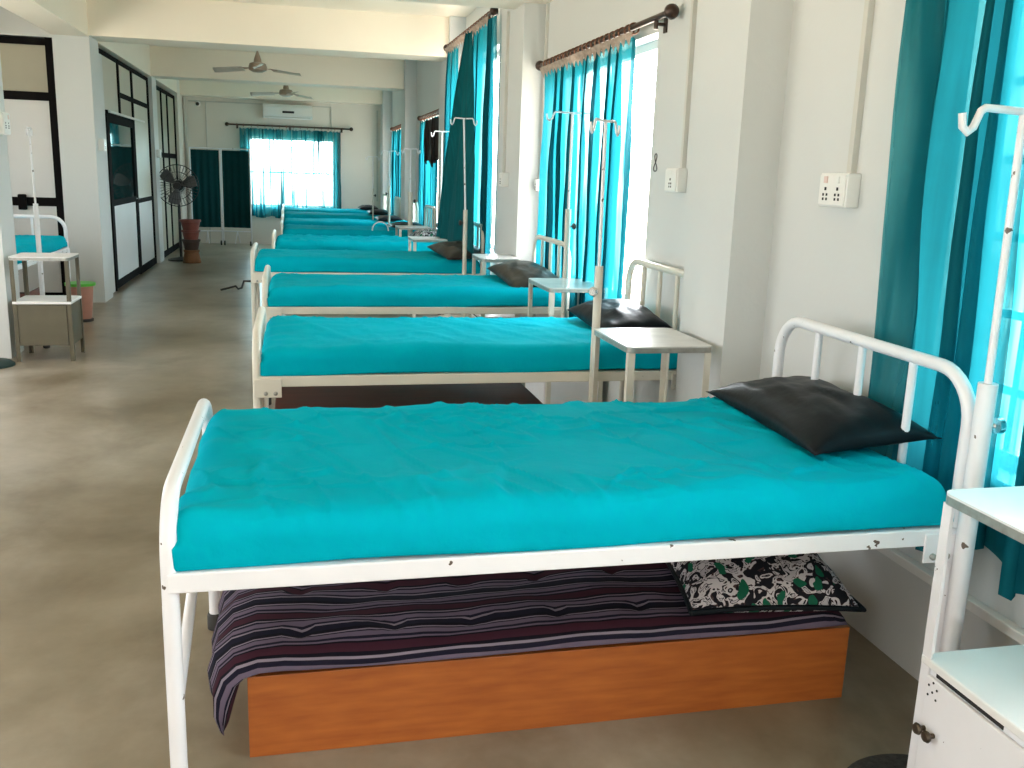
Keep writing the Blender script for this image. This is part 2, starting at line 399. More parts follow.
# ------------------------------------------------------------------ sockets
def socket_box(x, y, z, label, outlets=2, sx=-1, w=.16, h=.11):
    t = thing('socket_box', label, 'socket', (x, y, z), 0)
    d = .05
    MB().box((min(0, sx*d), -w/2, -h/2), (max(0, sx*d), w/2, h/2)).build('box', M['plastic'], t, bevel=.004)
    xf = sx*d
    MB().box((min(xf, xf+sx*.006), -w/2+.006, -h/2+.006), (max(xf, xf+sx*.006), w/2-.006, h/2-.006)).build('face_plate', M['plastic'], t, bevel=.002)
    xs = xf+sx*.006
    for k in range(outlets):
        cy = (k - (outlets-1)/2) * w*.44
        s = MB().box((min(xs, xs+sx*.004), cy-.010, h*.20), (max(xs, xs+sx*.004), cy+.010, h*.40)).build('switch', M['pink'] if k == outlets-1 and outlets > 1 else M['plastic'], t)
        o = MB()
        for dy, dz, r in ((0, .004, .0055), (-.011, -.016, .0045), (.011, -.016, .0045), (-.011, -.031, .0045), (.011, -.031, .0045)):
            o.box((min(xs, xs+sx*.0015), cy+dy-r, dz-r), (max(xs, xs+sx*.0015), cy+dy+r, dz+r))
        o.build('outlet', M['hole'], t)
    return t
socket_box(XW, 2.98, 1.475, 'white double socket box on the wall left of the nearest curtain', 2, -1, .17, .115)
socket_box(XW, 4.44, 1.49, 'white socket box on the wall beside the painted figure 8', 1, -1, .15, .115)
socket_box(XW, 7.145, 1.42, 'small socket box in the wall corner left of the first curtained window', 1, -1, .08, .09)
socket_box(XP, 7.62, 1.45, 'socket box on the room face of the column between curtained windows', 1, -1, .13, .11)
socket_box(XL-.11, 7.87, 1.74, 'white switch box on the nearest left column', 2, 1, .17, .16)
socket_box(XL, 11.05, 1.66, 'white switch box on the column before the glazed door', 1, 1, .16, .13)
socket_box(XL, 15.46, 1.63, 'small white switch box on the column before the far partition', 1, 1, .14, .12)

# the figure 8 painted on the wall
e8 = MB()
pts = [(XW-.0025, 4.79 - .019*math.sin(2*a)*(.8 if math.cos(a) > 0 else 1.25), 1.578 + .045*math.cos(a)) for a in [2*PI*i/40 for i in range(41)]]
e8.tube(pts, .0028, 6)
tag(e8.build('painted_numeral', M['ink'], smooth=True), 'black handwritten figure 8 on the wall right of the window', 'number')

# ------------------------------------------------------------------ beds
def rounded_box(lx, ly, lz, r_top, nx, ny, nz, disp):
    """closed rounded box centred in x,y with z 0..lz, displaced by disp(p)"""
    mb = MB()
    def face(o, u, v, nu, nv):
        o = Vector(o); u = Vector(u); v = Vector(v)
        mb.grid(lambda s, t: o + u*s + v*t, nu, nv)
    hx, hy, hz = lx/2, ly/2, lz/2
    face((-hx, -hy, hz), (lx, 0, 0), (0, ly, 0), nx, ny); face((-hx, -hy, -hz), (lx, 0, 0), (0, ly, 0), nx, ny)
    face((-hx, -hy, -hz), (lx, 0, 0), (0, 0, lz), nx, nz); face((-hx, hy, -hz), (lx, 0, 0), (0, 0, lz), nx, nz)
    face((-hx, -hy, -hz), (0, ly, 0), (0, 0, lz), ny, nz); face((hx, -hy, -hz), (0, ly, 0), (0, 0, lz), ny, nz)
    out = []
    for p in mb.v:
        p = Vector(p)
        r = r_top if p.z > 0 else .012
        c = Vector((max(-hx+r, min(hx-r, p.x)), max(-hy+r, min(hy-r, p.y)), max(-hz+r, min(hz-r, p.z))))
        d = p - c
        if d.length > 1e-6: p = c + d.normalized()*r
        out.append(tuple(disp(p) + Vector((0, 0, hz))))
    mb.v = out
    return mb

def mattress_mb(lx, ly, lz, seed, wr=1.0, r=.062):
    off = Vector((seed*7.3, seed*3.1, 0))
    def disp(p):
        n = noise.noise((p + off)*2.2)*.010 + noise.noise((p+off)*6)*.004*wr
        q = Vector((p.x*5 + p.y*2.2, p.y*1.3, 0)) + off
        n2 = abs(noise.noise(q*1.5))
        ridge = max(0, .10 - n2)*.06*wr
        if seed == 1:
            for (sx, sy, so) in ((2.6, 4.2, 11), (4.4, 1.9, 23), (3.0, 6.5, 37)):
                v = noise.noise(Vector((p.x*sx, p.y*sy, so)))
                mk = max(0, noise.noise(Vector((p.x*2.1, p.y*2.1, so+5))) - .02)
                ridge += max(0, 1 - abs(v)/.055)*.016*min(mk*2.2, .42)
        top = max(0.0, p.z/(lz/2))
        # little creases near the foot end and sides
        e = max(0, 1 - (p.x + lx/2)/.30)
        cr = math.sin(p.y*38 + noise.noise((p+off)*4)*6)*.0035*e*wr
        z = p.z + (n + ridge + cr)*top
        sag = -.006*math.cos(p.y/ly*PI)*top
        y = p.y + (noise.noise(Vector((p.x*3, seed, p.z*8)))*.010 if abs(p.y) > ly/2-.06 else 0)
        x = p.x + (noise.noise(Vector((p.y*5, seed, p.z*8)))*.010 if abs(p.x) > lx/2-.06 else 0)
        if p.z < 0 and abs(p.y) > ly/2 - .06:      # loose lower hem of the sheet
            z += noise.noise(Vector((p.x*2.6, seed*2+p.y, 1)))*.012
        return Vector((x, y, z + sag))
    return rounded_box(lx, ly, lz, r, *((210, 104) if seed == 1 else (96, 44)), 8, disp)

def make_bed(label, loc, seed, L=1.98, W=.95, steel='white_steel', wr=1.0, zf=.789, zh=1.034, rz=0.0, foot=True, bars=3, group='ward beds under the right-hand windows', lz=.125, bolts=True):
    t = thing('hospital_bed', label, 'bed', loc, rz, group)
    st = M[steel]; R = .0185; zr = .61
    def hoop(x, z):
        rb = .13
        pts = [(x, 0, zr-.06)] + arc((x, rb, z-rb), rb, PI, PI/2, 8, (0, 1, 0), (0, 0, 1)) + arc((x, W-rb, z-rb), rb, PI/2, 0, 8, (0, 1, 0), (0, 0, 1)) + [(x, W, zr-.06)]
        return MB().tube(pts, R, 14)
    ends = [('headboard', L, zh)] + ([('footboard', 0, zf)] if foot else [])
    for nm, x, z in ends:
        hb = hoop(x, z).build(nm, st, t, smooth=True)
        for k in range(1, (0 if seed == 1 and x == 0 else bars)+1):
            y = W*k/(bars+1)
            MB().tube([(x, y, zr), (x, y, z-.01)], .0125, 10).build('bar', st, hb, smooth=True)
    for x in (0, L):
        for y in (0, W):
            lg = MB().tube([(x, y, .05), (x, y, zr-.055)], R*1.02, 14).build('leg', st, t, smooth=True)
            MB().lathe([(.020, 0), (.026, .004), (.026, .05), (.022, .058)], 14, (x, y, 0)).build('rubber_foot', M['rubber'], lg, smooth=True)
    for y in (0, W):
        MB().box((-.005, y-.02, zr-.022), (L+.005, y+.02, zr+.024)).build('side_rail', st, t, bevel=.004)
    for x in (0, L):
        MB().box((x-.016, .02, zr-.024), (x+.016, W-.02, zr+.016)).build('end_rail', st, t, bevel=.004)
    MB().box((.02, .022, zr+.004), (L-.02, W-.022, zr+.018)).build('mattress_base', st, t)
    MB().tube([(0, .01, .30), (0, W-.01, zr-.03)], .014, 10).build('brace', st, t, smooth=True)
    for x, s in (((.0, 1), (L, -1)) if bolts else ((L, -1),)):
        a, b = sorted((x-.012*s, x+.10*s))
        br = MB().box((a, -.026, zr-.066), (b, -.019, zr+.012)).build('bracket', st, t, bevel=.002)
        for k in (.035, .075):
            MB().lathe([(.009, 0), (.009, -.006), (.005, -.009)], 10, (x+k*s, -.026, zr-.048), 'Y').build('bolt', M['edge_steel'], br, smooth=True)
    mb = mattress_mb(L-(.012 if seed == 1 else .030), W-.006, lz, seed, wr)
    m = mb.build('mattress', M['sheet'], t, smooth=True, weld=True, angle=180)
    m.location = (L/2-(.008 if seed == 1 else 0), W/2-.019, zr+.0245)
    return t

BEDS = [ # x foot, y near, W, L, label, steel, wr, zf
    (-.276, 2.00, .985, 1.945, 'teal bed nearest the camera with the striped mattress under it', 'white_steel', 1.2, .789),
    (-.165, 3.99, .90, 1.95, 'second teal bed back, dark brown box under its frame', 'cream_steel', 1.0, .80),
    (-.19, 6.05, .92, 1.965, 'third teal bed back, carrying the black slumped pillow with olive-lit patches', 'cream_steel', .8, .80),
    (-.345, 8.10, .93, 1.94, 'fourth teal bed back with a crank handle at its foot', 'cream_steel', .9, .80),
    (-.215, 10.00, .93, 1.87, 'fifth bed back, bright blue-teal sheet hanging crumpled over its side', 'cream_steel', 1.8, .80),
    (-.16, 12.00, .93, 1.90, 'sixth bed back with a thin white loop standing on its edge', 'cream_steel', .8, .80),
    (-.17, 13.75, .93, 1.90, 'seventh bed back beside the last column', 'cream_steel', .8, .80),
    (-.19, 15.75, .93, 1.90, 'second last bed of the row, near the far curtain', 'cream_steel', .8, .80),
    (-.20, 17.65, .93, 1.88, 'farthest bed of the row, against the far wall', 'cream_steel', .8, .80),
]
bed_obj = []
for i, (x, y, W, L, lab, stl, wr, zf) in enumerate(BEDS):
    b = make_bed(lab, (x, y, 0), i+1, L, W, stl, wr, zf, (1.034, 1.06, 1.045)[min(i, 2)], lz=.107, bolts=i > 0)
    bed_obj.append(b)
# crank handle on the fourth bed, loop on the sixth
MB().tube([(-.02, .5, .50), (-.10, .5, .50), (-.12, .5, .44), (-.15, .5, .43), (-.17, .5, .455), (-.30, .5, .42)], .010, 8).build('crank_handle', M['fan_metal'], bed_obj[3], smooth=True)
MB().tube([(1.11, .02, .62)] + arc((1.21, .02, .76), .10, PI, 0, 12, (1, 0, 0), (0, 0, 1)) + [(1.31, .02, .62)], .008, 8).build('side_loop', M['white_steel'], bed_obj[5], smooth=True)

# the bed in the left recess
make_bed('teal bed in the left recess behind the small table', (-2.25, 8.35, 0), 31, 1.98, .92, 'white_steel', .6, lz=.10, rz=PI/2, foot=False, bars=2, group=None, zh=.93)

# ------------------------------------------------------------------ pillows
def pillow(label, loc, lx, ly, h, m, rz=0.0, tilt=(0, 0), seed=0, sag=0.0, group='pillows on the ward beds', name='pillow', cat='pillow', piping=None):
    mb = MB(); n = 28
    def prof(u, v):
        a = (1-abs(u)**2.6)*(1-abs(v)**2.6)
        return max(0, a)**.55
    def pt(s, t, sgn):
        u, v = 2*s-1, 2*t-1
        pinch_u = 1-.07*(1-abs(v)**2)*1.0*(abs(u)**3); pinch_v = 1-.07*(1-abs(u)**2)*(abs(v)**3)
        w = noise.noise(Vector((u*2.3+seed*5, v*2.3, seed)))*.12*h + noise.noise(Vector((u*6+seed*5, v*6, seed)))*.05*h
        z = sgn*h/2*prof(u, v)*(1.15 if sgn > 0 else .62) + (w*prof(u, v) if sgn > 0 else 0)
        z += sag*(u*u)
        return Vector((u*lx/2*pinch_u, v*ly/2*pinch_v, z))
    mb.grid(lambda s, t: pt(s, t, 1), n, n); mb.grid(lambda s, t: pt(s, t, -1), n, n)
    o = mb.build(name, m, None, smooth=True, weld=True, angle=180)
    o.location = loc; o.rotation_euler = (tilt[0], tilt[1], rz)
    if piping:
        edge = [pt(k/n, 0, 1) for k in range(n)] + [pt(1, k/n, 1) for k in range(n)] + [pt(1-k/n, 1, 1) for k in range(n)] + [pt(0, 1-k/n, 1) for k in range(n+1)]
        MB().tube(edge, .008, 8).build('piping', piping, o, smooth=True)
    return tag(o, label, cat, group)
ZT = .741
pillow('black vinyl pillow on the bed nearest the camera', (1.575, 2.585, ZT+.050), .39, .77, .125, M['vinyl'], -.03, (0, -.10), 1)
pillow('shiny black pillow on the second bed, behind the steel-topped table', (1.59, 4.50, ZT+.055), .36, .62, .125, M['vinyl'], .0, (.06, -.10), 2)
pillow('black slumped pillow with olive-lit patches on the third bed', (1.60, 6.48, ZT+.060), .40, .80, .11, M['olive_lit_vinyl'], .05, (.10, -.06), 3, -.02)
pillow('black pillow with olive-lit patches on the fourth bed under the dark gathered curtain', (1.43, 8.42, ZT+.062), .40, .80, .12, M['olive_lit_vinyl'], .1, (.06, -.08), 4)
pillow('leaf-printed pillow on the fifth bed', (1.42, 10.42, ZT+.058), .34, .60, .13, M['floral'], .0, (0, -.1), 5)
pillow('flat black pillow on the sixth bed', (1.42, 12.42, ZT+.050), .46, .62, .09, M['vinyl'], .0, (0, 0), 6)
pillow('dark pillow on the seventh bed by the last column', (1.36, 14.2, ZT+.050), .38, .62, .09, M['vinyl'], .0, (0, 0), 7)
pillow('dark pillow on the second last bed of the row', (1.38, 16.2, ZT+.050), .36, .62, .10, M['vinyl'], .0, (0, 0), 8)
pillow('dark pillow on the farthest bed', (1.35, 18.1, ZT+.050), .36, .62, .10, M['vinyl'], .0, (0, 0), 9)

# ------------------------------------------------------------------ box bed under the front bed
t = thing('plywood_box', 'orange varnished plywood box bed under the nearest bed', 'box', (-.137, 2.245, 0))
BL, BW, BH = 1.705, .72, .228; th = .018
MB().box((0, 0, 0), (BL, th, BH)).build('front_panel', M['ply'], t, bevel=.002)
MB().box((0, BW-th, 0), (BL, BW, BH)).build('back_panel', M['ply'], t, bevel=.002)
MB().box((0, th, 0), (th, BW-th, BH)).build('end_panel', M['ply'], t, bevel=.002)
MB().box((BL-th, th, 0), (BL, BW-th, BH)).build('end_panel', M['ply'], t, bevel=.002)
MB().box((th, th, BH-.03), (BL-th, BW-th, BH-.012)).build('top_board', M['ply'], t)

def striped_mattress():
    """soft thin cotton mattress lying on the box and drooping over its foot end"""
    y0, y1 = 2.215, 2.955; yc = (y0+y1)/2; hw = (y1-y0)/2
    path = [(-.200, .085), (-.206, .13), (-.202, .18), (-.188, .222), (-.16, .248), (-.115, .262), (-.05, .264)]
    n0 = len(path)
    xs = [i*.035 for i in range(0, 46)]
    path += [(x, .262) for x in xs if x <= 1.56]
    P = [Vector((x, 0, z)) for x, z in path]
    arcl = [0.0]
    for a, b in zip(P, P[1:]): arcl.append(arcl[-1] + (b-a).length)
    nv = 34; seg = 2*nv
    vs = []; uvv = []
    for i, p in enumerate(P):
        tn = (P[min(i+1, len(P)-1)] - P[max(i-1, 0)]).normalized()
        up = Vector((-tn.z, 0, tn.x))
        e = min(1.0, min(i, len(P)-1-i)/2.0 + .25)
        th = .040*e
        row = []
        for k in range(seg):
            if k <= nv: s = k/nv; sg = 1
            else: s = 1-(k-nv)/nv; sg = -1
            v = 2*s-1
            prof = max(0, 1-abs(v)**6)**.5
            x = p.x
            lump = (noise.noise(Vector((x*4, v*3, 2)))*.014 + noise.noise(Vector((x*11, v*5, 5)))*.006)
            tuft = -.020*max(0, math.cos(x*2*PI/.235))**6*max(0, math.cos(v*hw*2*PI/.24))**4
            off = sg*th*prof + (max(lump+tuft, -.022)*prof if sg > 0 else 0) - .010*(1-prof)
            if sg < 0: off = -th*prof*.92 if i > n0 else -th*prof
            wig = noise.noise(Vector((x*1.7, v*.7, 9)))*.012
            q = p + up*off
            row.append((q.x + noise.noise(Vector((v*4, p.z*5, 3)))*.012*(1 if i < n0 else 0), yc + v*hw + wig, q.z))
            uvv.append(None)
            uvv[-1] = (arcl[i], v*hw + yc + noise.noise(Vector((arcl[i]*3.0, v*2, 1)))*.010)
        vs += row
    fs = [(i*seg+k, i*seg+(k+1) % seg, (i+1)*seg+(k+1) % seg, (i+1)*seg+k) for i in range(len(P)-1) for k in range(seg)]
    fs += [tuple(range(seg))[::-1], tuple((len(P)-1)*seg+k for k in range(seg))]
    mb = MB().add(vs, fs)
    o = mb.build('striped_mattress', M['stripe'], None, smooth=True, angle=180)
    me = o.data; uvl = me.uv_layers.new(name='UVMap')
    for lp in me.loops: uvl.data[lp.index].uv = uvv[lp.vertex_index]
    return o
tag(striped_mattress(), 'thin purple striped mattress drooping over the orange box', 'mattress')
pillow('leaf-printed black, white and green pillow on the striped mattress', (1.335, 2.49, .340), .50, .60, .19, M['floral'], -.12, (.05, .0), 12, group=None, piping=M['vinyl'])

t = thing('plywood_box', 'dark brown box under the second bed', 'box', (-.10, 4.06, 0))
MB().box((0, 0, 0), (1.22, .02, .43)).build('front_panel', M['dark_ply'], t, bevel=.002)
MB().box((0, .02, 0), (.02, .62, .43)).build('end_panel', M['dark_ply'], t, bevel=.002)
MB().box((1.20, .02, 0), (1.22, .62, .43)).build('end_panel', M['dark_ply'], t, bevel=.002)
MB().box((0, .62, 0), (1.22, .64, .43)).build('back_panel', M['dark_ply'], t, bevel=.002)
MB().box((0, 0, .43), (1.22, .64, .448)).build('top_board', M['dark_ply'], t, bevel=.002)

# ------------------------------------------------------------------ bedside lockers
def locker(label, x, y, w, d, zt, leg_m, body_m, top_m, front='X', zs=.42, zc=.12, group='steel bedside tables', knobs=True, panel=None, rz=0.0):
    """open-topped bedside table: tray top on four angle legs, closed cabinet below"""
    t = thing('bedside_table', label, 'table', (x, y, 0), rz, group)
    r = .03
    ol = []
    for cx, cy, a0 in ((w-r, d-r, 0), (r, d-r, PI/2), (r, r, PI), (w-r, r, 1.5*PI)):
        ol += [(cx + r*math.cos(a0+PI/2*k/5), cy + r*math.sin(a0+PI/2*k/5)) for k in range(6)]
    tp = MB().prism(ol, zt-.006, zt).build('tabletop', M[top_m], t)
    MB().prism(ol, zt-.026, zt-.0062).build('top_edge', M['edge_steel'], tp)
    s = .028
    for lx, sx in ((.006, 1), (w-.006, -1)):
        for ly, sy in ((.006, 1), (d-.006, -1)):
            mb = MB()
            a, b = sorted((lx, lx+sx*s)); c, e = sorted((ly, ly+sy*s)); a2, b2 = sorted((lx, lx+sx*.005)); c2, e2 = sorted((ly, ly+sy*.005))
            mb.prism([(lx, ly), (lx+sx*s, ly), (lx+sx*s, ly+sy*.005), (lx+sx*.005, ly+sy*.005), (lx+sx*.005, ly+sy*s), (lx, ly+sy*s)], 0, zt-.026)
            mb.build('leg', M[leg_m], t)
    g = .0125
    MB().box((g, g, zc), (w-g, d-g, zs-.022)).build('cabinet', M[body_m], t, bevel=.003)
    MB().box((.004, .004, zs-.021), (w-.004, d-.004, zs)).build('shelf', M['white_top'], t, bevel=.004)
    if front == 'X':
        dr = MB().box((.001, .036, zc+.01), (.0115, d-.036, zs-.036)).build('door', M[body_m], t, bevel=.003)
        MB().box((.0108, d-.27, zs-.034), (.0122, d-.055, zs-.024)).build('gap', M['hole'], t)
        if knobs:
            for dy in (0, -.030):
                kb = MB().lathe([(.006, 0), (.006, -.010), (.012, -.014), (.0145, -.019), (.011, -.025), (.004, -.027)], 16, (.001, d-.052+dy*1.1, zs-.165), 'X')
                kb.build('knob', M['knob'], dr, smooth=True)
            h = MB()
            for hy, hz in ((0, 0), (.014, .012), (-.014, .012), (.014, -.012), (-.014, -.012), (0, .024)):
                h.lathe([(.003, 0), (.003, -.0012)], 8, (.001, d-.062+hy, zs-.068+hz), 'X')
            h.build('vent_holes', M['hole'], dr)
    else:
        MB().box((.04, .002, zc+.005), (w-.04, .0122, zs-.03)).build('back_panel', M[panel or body_m], t)
    return t
locker('white bedside table with a cupboard, in front of the nearest bed', 1.414, 1.30, .415, .452, .827, 'white_steel', 'white_steel', 'white_top', zs=.425)
locker('worn steel-topped bedside table between the two nearest beds', 1.275, 3.455, .365, .468, .842, 'cream_steel', 'white_steel', 'tabletop')
locker('steel-topped bedside table between the second and third beds', 1.46, 5.34, .37, .55, .845, 'cream_steel', 'white_steel', 'tabletop')
locker('bedside table with worn white top beside the fourth bed', 1.375, 7.0, .305, .44, .865, 'cream_steel', 'white_steel', 'tabletop')
locker('small table beside the fifth bed, left of the gathered curtain', 1.15, 9.45, .40, .45, .83, 'cream_steel', 'white_steel', 'white_top')
locker('small white table beside the sixth bed', 1.22, 11.45, .40, .45, .83, 'cream_steel', 'white_steel', 'white_top')
locker('olive-grey table with closed lower cupboard, at the left column', -2.055, 7.56, .415, .38, .785, 'olive_steel', 'olive_steel', 'white_top', front='Y', zs=.455, group=None)

# ------------------------------------------------------------------ drip stands
def iv_pole(label, x, y, zj, ztop, arm=.13, lean=0.0, rz=0.0, r=.019, knob=True, lower='white_steel'):
    t = thing('drip_stand', label, 'drip stand', (x, y, 0), rz, 'drip stands beside the beds')
    MB().tube([(0, 0, .02), (0, 0, zj)], r, 14).build('lower_tube', M[lower], t, smooth=True)
    MB().tube([(0, 0, zj-.05), (lean, 0, ztop)], .0075 if r < .02 else .010, 10).build('upper_rod', M['white_steel'], t, smooth=True)
    h = MB()
    rr = .006 if r < .02 else .0095
    z = ztop
    for s in (-1, 1):
        h.tube([(lean, 0, z), (lean+s*arm*.72, 0, z+.004), (lean+s*arm*.80, 0, z-.004), (lean+s*arm*.90, 0, z-.040), (lean+s*arm*1.0, 0, z-.052), (lean+s*arm*1.10, 0, z-.040), (lean+s*arm*1.13, 0, z-.010)], rr, 10)
    h.build('hook_arm', M['white_steel'], t, smooth=True)
    MB().lathe([(r*1.0, 0), (r*1.35, .004), (r*1.35, .03), (r*1.05, .036)], 16).build('rubber_foot', M['rubber'], t, smooth=True)
    if knob:
        k = MB().lathe([(.006, r), (.006, r+.012), (.020, r+.016), (.022, r+.030), (.016, r+.036)], 14, (0, 0, zj-.11), 'X')
        if knob < 0:
            k.v = [(-p[0], p[1], p[2]) for p in k.v]
        k.build('knob', M['rubber'] if abs(knob) == 1 else M['chrome'], t, smooth=True)
    return t
iv_pole('thick white drip stand at the head of the nearest bed', 1.668, 1.952, 1.025, 1.672, .145, -.01, 0, .0235, 2, 'white_steel')
iv_pole('cream drip stand beside the second bed, left of the steel-topped table', 1.300, 3.949, 1.112, 1.725, .12, -.01, PI/2*.5, .0185, -2, 'cream_steel')
iv_pole('drip stand at the third bed in front of the first window curtains', 1.735, 5.97, 1.285, 1.885, .15, 0, 0, .0185, 1, 'cream_steel')
iv_pole('drip stand at the fourth bed before the dark gathered curtain', 1.425, 8.04, 1.185, 1.935, .10, -.03, 0, .0185, -1, 'cream_steel')
iv_pole('drip stand at the fifth bed, along the edge of the white column', 1.50, 9.94, 1.05, 1.9, .10, 0, 0, .017, -1, 'cream_steel')
iv_pole('thick drip stand at the sixth bed below the third window', 1.415, 11.94, 1.24, 1.76, .10, 0, 0, .030, 1, 'cream_steel')
iv_pole('drip stand at the seventh bed near the fourth window', 1.32, 13.69, 1.28, 1.76, .12, 0, 0, .017, -1, 'cream_steel')
iv_pole('thin drip stand at the second last bed', 1.25, 15.69, 1.20, 1.70, .10, 0, 0, .012, 1, 'cream_steel')
iv_pole('leaning drip stand behind the olive-grey table on the left', -1.975, 8.13, 1.15, 1.72, .07, -.03, PI/2, .019, 0, 'white_steel')

# ------------------------------------------------------------------ curtains
def curtain(label, axis, p, a0, a1, zt, zb, folds, amp, m, seed=0, b0=None, b1=None, pb=None, hemwave=.02, group='teal curtains of the ward', pw=1.0, nz=40):
    """pleated cloth hung along a rod; a0..a1 at the top, b0..b1 at the hem"""
    b0 = a0 if b0 is None else b0; b1 = a1 if b1 is None else b1; pb = p if pb is None else pb
    rnd = random.Random(seed); ph = [rnd.uniform(0, 6.3) for _ in range(4)]
    nu = max(40, int(folds*14))
    def pt(s, t):
        h = t                                             # 0 top .. 1 hem
        a = a0+(a1-a0)*s; b = b0+(b1-b0)*s
        # pleats of unequal width
        w = s + .35/folds*math.sin(2*PI*s*folds/3.1+ph[0]) + .25/folds*math.sin(2*PI*s*folds/1.9+ph[1])
        k = math.sin(2*PI*folds*w+ph[2] + .5*math.sin(h*2.1+ph[3])*h)
        k = math.copysign(abs(k)**.8, k)
        A = 1.35*amp*(.55+.45*min(1, h*3))*(.7+.6*noise.noise(Vector((s*4+seed, h*1.1, seed))) + .2)
        q = (p*(1-h) + pb*h) + k*A + .010*noise.noise(Vector((s*7, h*4, seed)))
        lap = (a1-a0)/folds*.30*math.sin(2*(2*PI*folds*w+ph[2]))*(.6+.5*noise.noise(Vector((s*5+seed, h*1.3, 7))))
        along = lap + a*(1-h**pw)+b*h**pw + .012*noise.noise(Vector((s*3, h*5, seed+4)))*h
        z = zt + (zb-zt)*h + (hemwave*math.sin(2*PI*s*folds*.5+ph[1])*h if h > .9 else 0) - (.012*(1-math.cos(2*PI*folds*2*s))*max(0, 1-h*12))
        return (q, along, z) if axis == 'Y' else (along, q, z)
    o = MB().grid(pt, nu, nz).build('curtain', M[m], None, smooth=True, angle=180)
    return tag(o, label, 'curtain', group)

def rod(label, axis, p, a0, a1, z, rings, wallp, hdr=True, r=.016, nb=2, ringspan=None):
    t = thing('curtain_rod', label, 'curtain rod', (0, 0, 0), 0, 'curtain rods')
    P = (lambda a, q, zz: (q, a, zz)) if axis == 'Y' else (lambda a, q, zz: (a, q, zz))
    ax = axis
    MB().tube([P(a0, p, z), P(a1, p, z)], r, 12).build('pole', M['rod'], t, smooth=True)
    prof = [(.012, 0), (.020, .006), (.014, .014), (.030, .028), (.038, .048), (.034, .068), (.018, .084), (.004, .088)]
    for a, s in ((a0, -1), (a1, 1)):
        MB().lathe([(q, h*s) for q, h in prof], 16, P(a, p, z), ax).build('finial', M['rod'], t, smooth=True)
    for k in range(nb):
        a = a0 + (a1-a0)*(.06 + .88*k/max(1, nb-1))
        b = MB().tube([P(a, wallp, z-.03), P(a, p, z-.03)], .009, 8)
        b.tube([P(a, p, z-.055), P(a, p, z-.012)], .012, 8)
        q0, q1 = sorted((wallp, wallp + (.008 if p > wallp else -.008)))
        if ax == 'Y': b.box((q0, a-.02, z-.07), (q1, a+.02, z+.02))
        else: b.box((a-.02, q0, z-.07), (a+.02, q1, z+.02))
        b.build('bracket', M['rod'], t, smooth=True)
    s0, s1 = ringspan or (a0+.06, a1-.06)
    for k in range(rings):
        a = s0 + (s1-s0)*(k+.5)/rings + random.Random(k).uniform(-.008, .008)
        pts = [P(a, p + .028*math.cos(u), z - .008 + .028*math.sin(u)) for u in [2*PI*i/14 for i in range(15)]]
        MB().tube(pts, .0055, 6).build('ring', M['ring'], t, smooth=True)
    return t

XC = 1.805
# nearest window
curtain('wide teal curtain at the right edge, in front of the nearest window', 'Y', XC-.015, 2.66, 1.40, 2.30, .50, 8, .038, 'curtain_near', 3, hemwave=.03, nz=60, b0=2.58)
rod('dark rod over the nearest window, above the picture edge', 'Y', XC, .7, 2.78, 2.33, 14, XW, nb=2)
# first full window
curtain('left curtain of the pair at the window with the painted 8', 'Y', XC, 6.90, 6.06, 2.245, .52, 3, .038, 'curtain', 11, pb=XC+.02)
curtain('right curtain of the pair at the window with the painted 8', 'Y', XC, 5.99, 5.06, 2.245, .52, 3.5, .038, 'curtain', 12, b1=5.14, pb=XC+.02)
def headers(label, y0, y1, n, z, x=XC):
    """crumpled beige tape heads standing above the rings"""
    mb = MB()
    rnd = random.Random(int(y0*10))
    for k in range(n):
        a = y0+(y1-y0)*k/n; b = a+(y1-y0)/n*1.05; am = (a+b)/2
        d = rnd.uniform(.02, .035); hh = rnd.uniform(.035, .06)
        mb.add([(x-.026, a, z), (x-.030-d, am, z-.012), (x-.026, b, z), (x-.024, am, z-hh-.03), (x-.018, am, z-.004)], [(0, 1, 3), (1, 2, 3), (0, 4, 1), (1, 4, 2)])
    o = mb.build('curtain_heading', M['header'])
    return tag(o, label, 'curtain heading')
rod('dark bronze rod with ball finials over the window with the painted 8', 'Y', XC, 4.62, 7.08, 2.29, 22, XW, nb=3, ringspan=(5.05, 6.98))
headers('ruffled beige heading under the rod of the window with the painted 8', 5.05, 6.95, 22, 2.262)
# second full window: rod high up under the beam
X2 = 1.63
curtain('bright teal curtain right of the dark gathered one', 'Y', X2, 8.86, 8.05, 2.765, .55, 3, .030, 'curtain', 21)
curtain('narrow teal curtain left of the dark gathered one', 'Y', X2, 10.42, 9.86, 2.765, .55, 3, .030, 'curtain', 22)
curtain('dark teal gathered curtain pulled out in front of the bright one', 'Y', X2-.06, 8.98, 8.80, 2.745, .78, 3.5, .022, 'curtain_dense', 23, b0=9.95, b1=7.98, pb=1.47, pw=.85)
rod('copper brown rod high under the beam over the gathered curtain', 'Y', X2, 8.10, 10.52, 2.80, 18, XP, nb=2)
headers('ruffled beige heading under the high copper rod', 8.15, 10.4, 18, 2.775, X2)
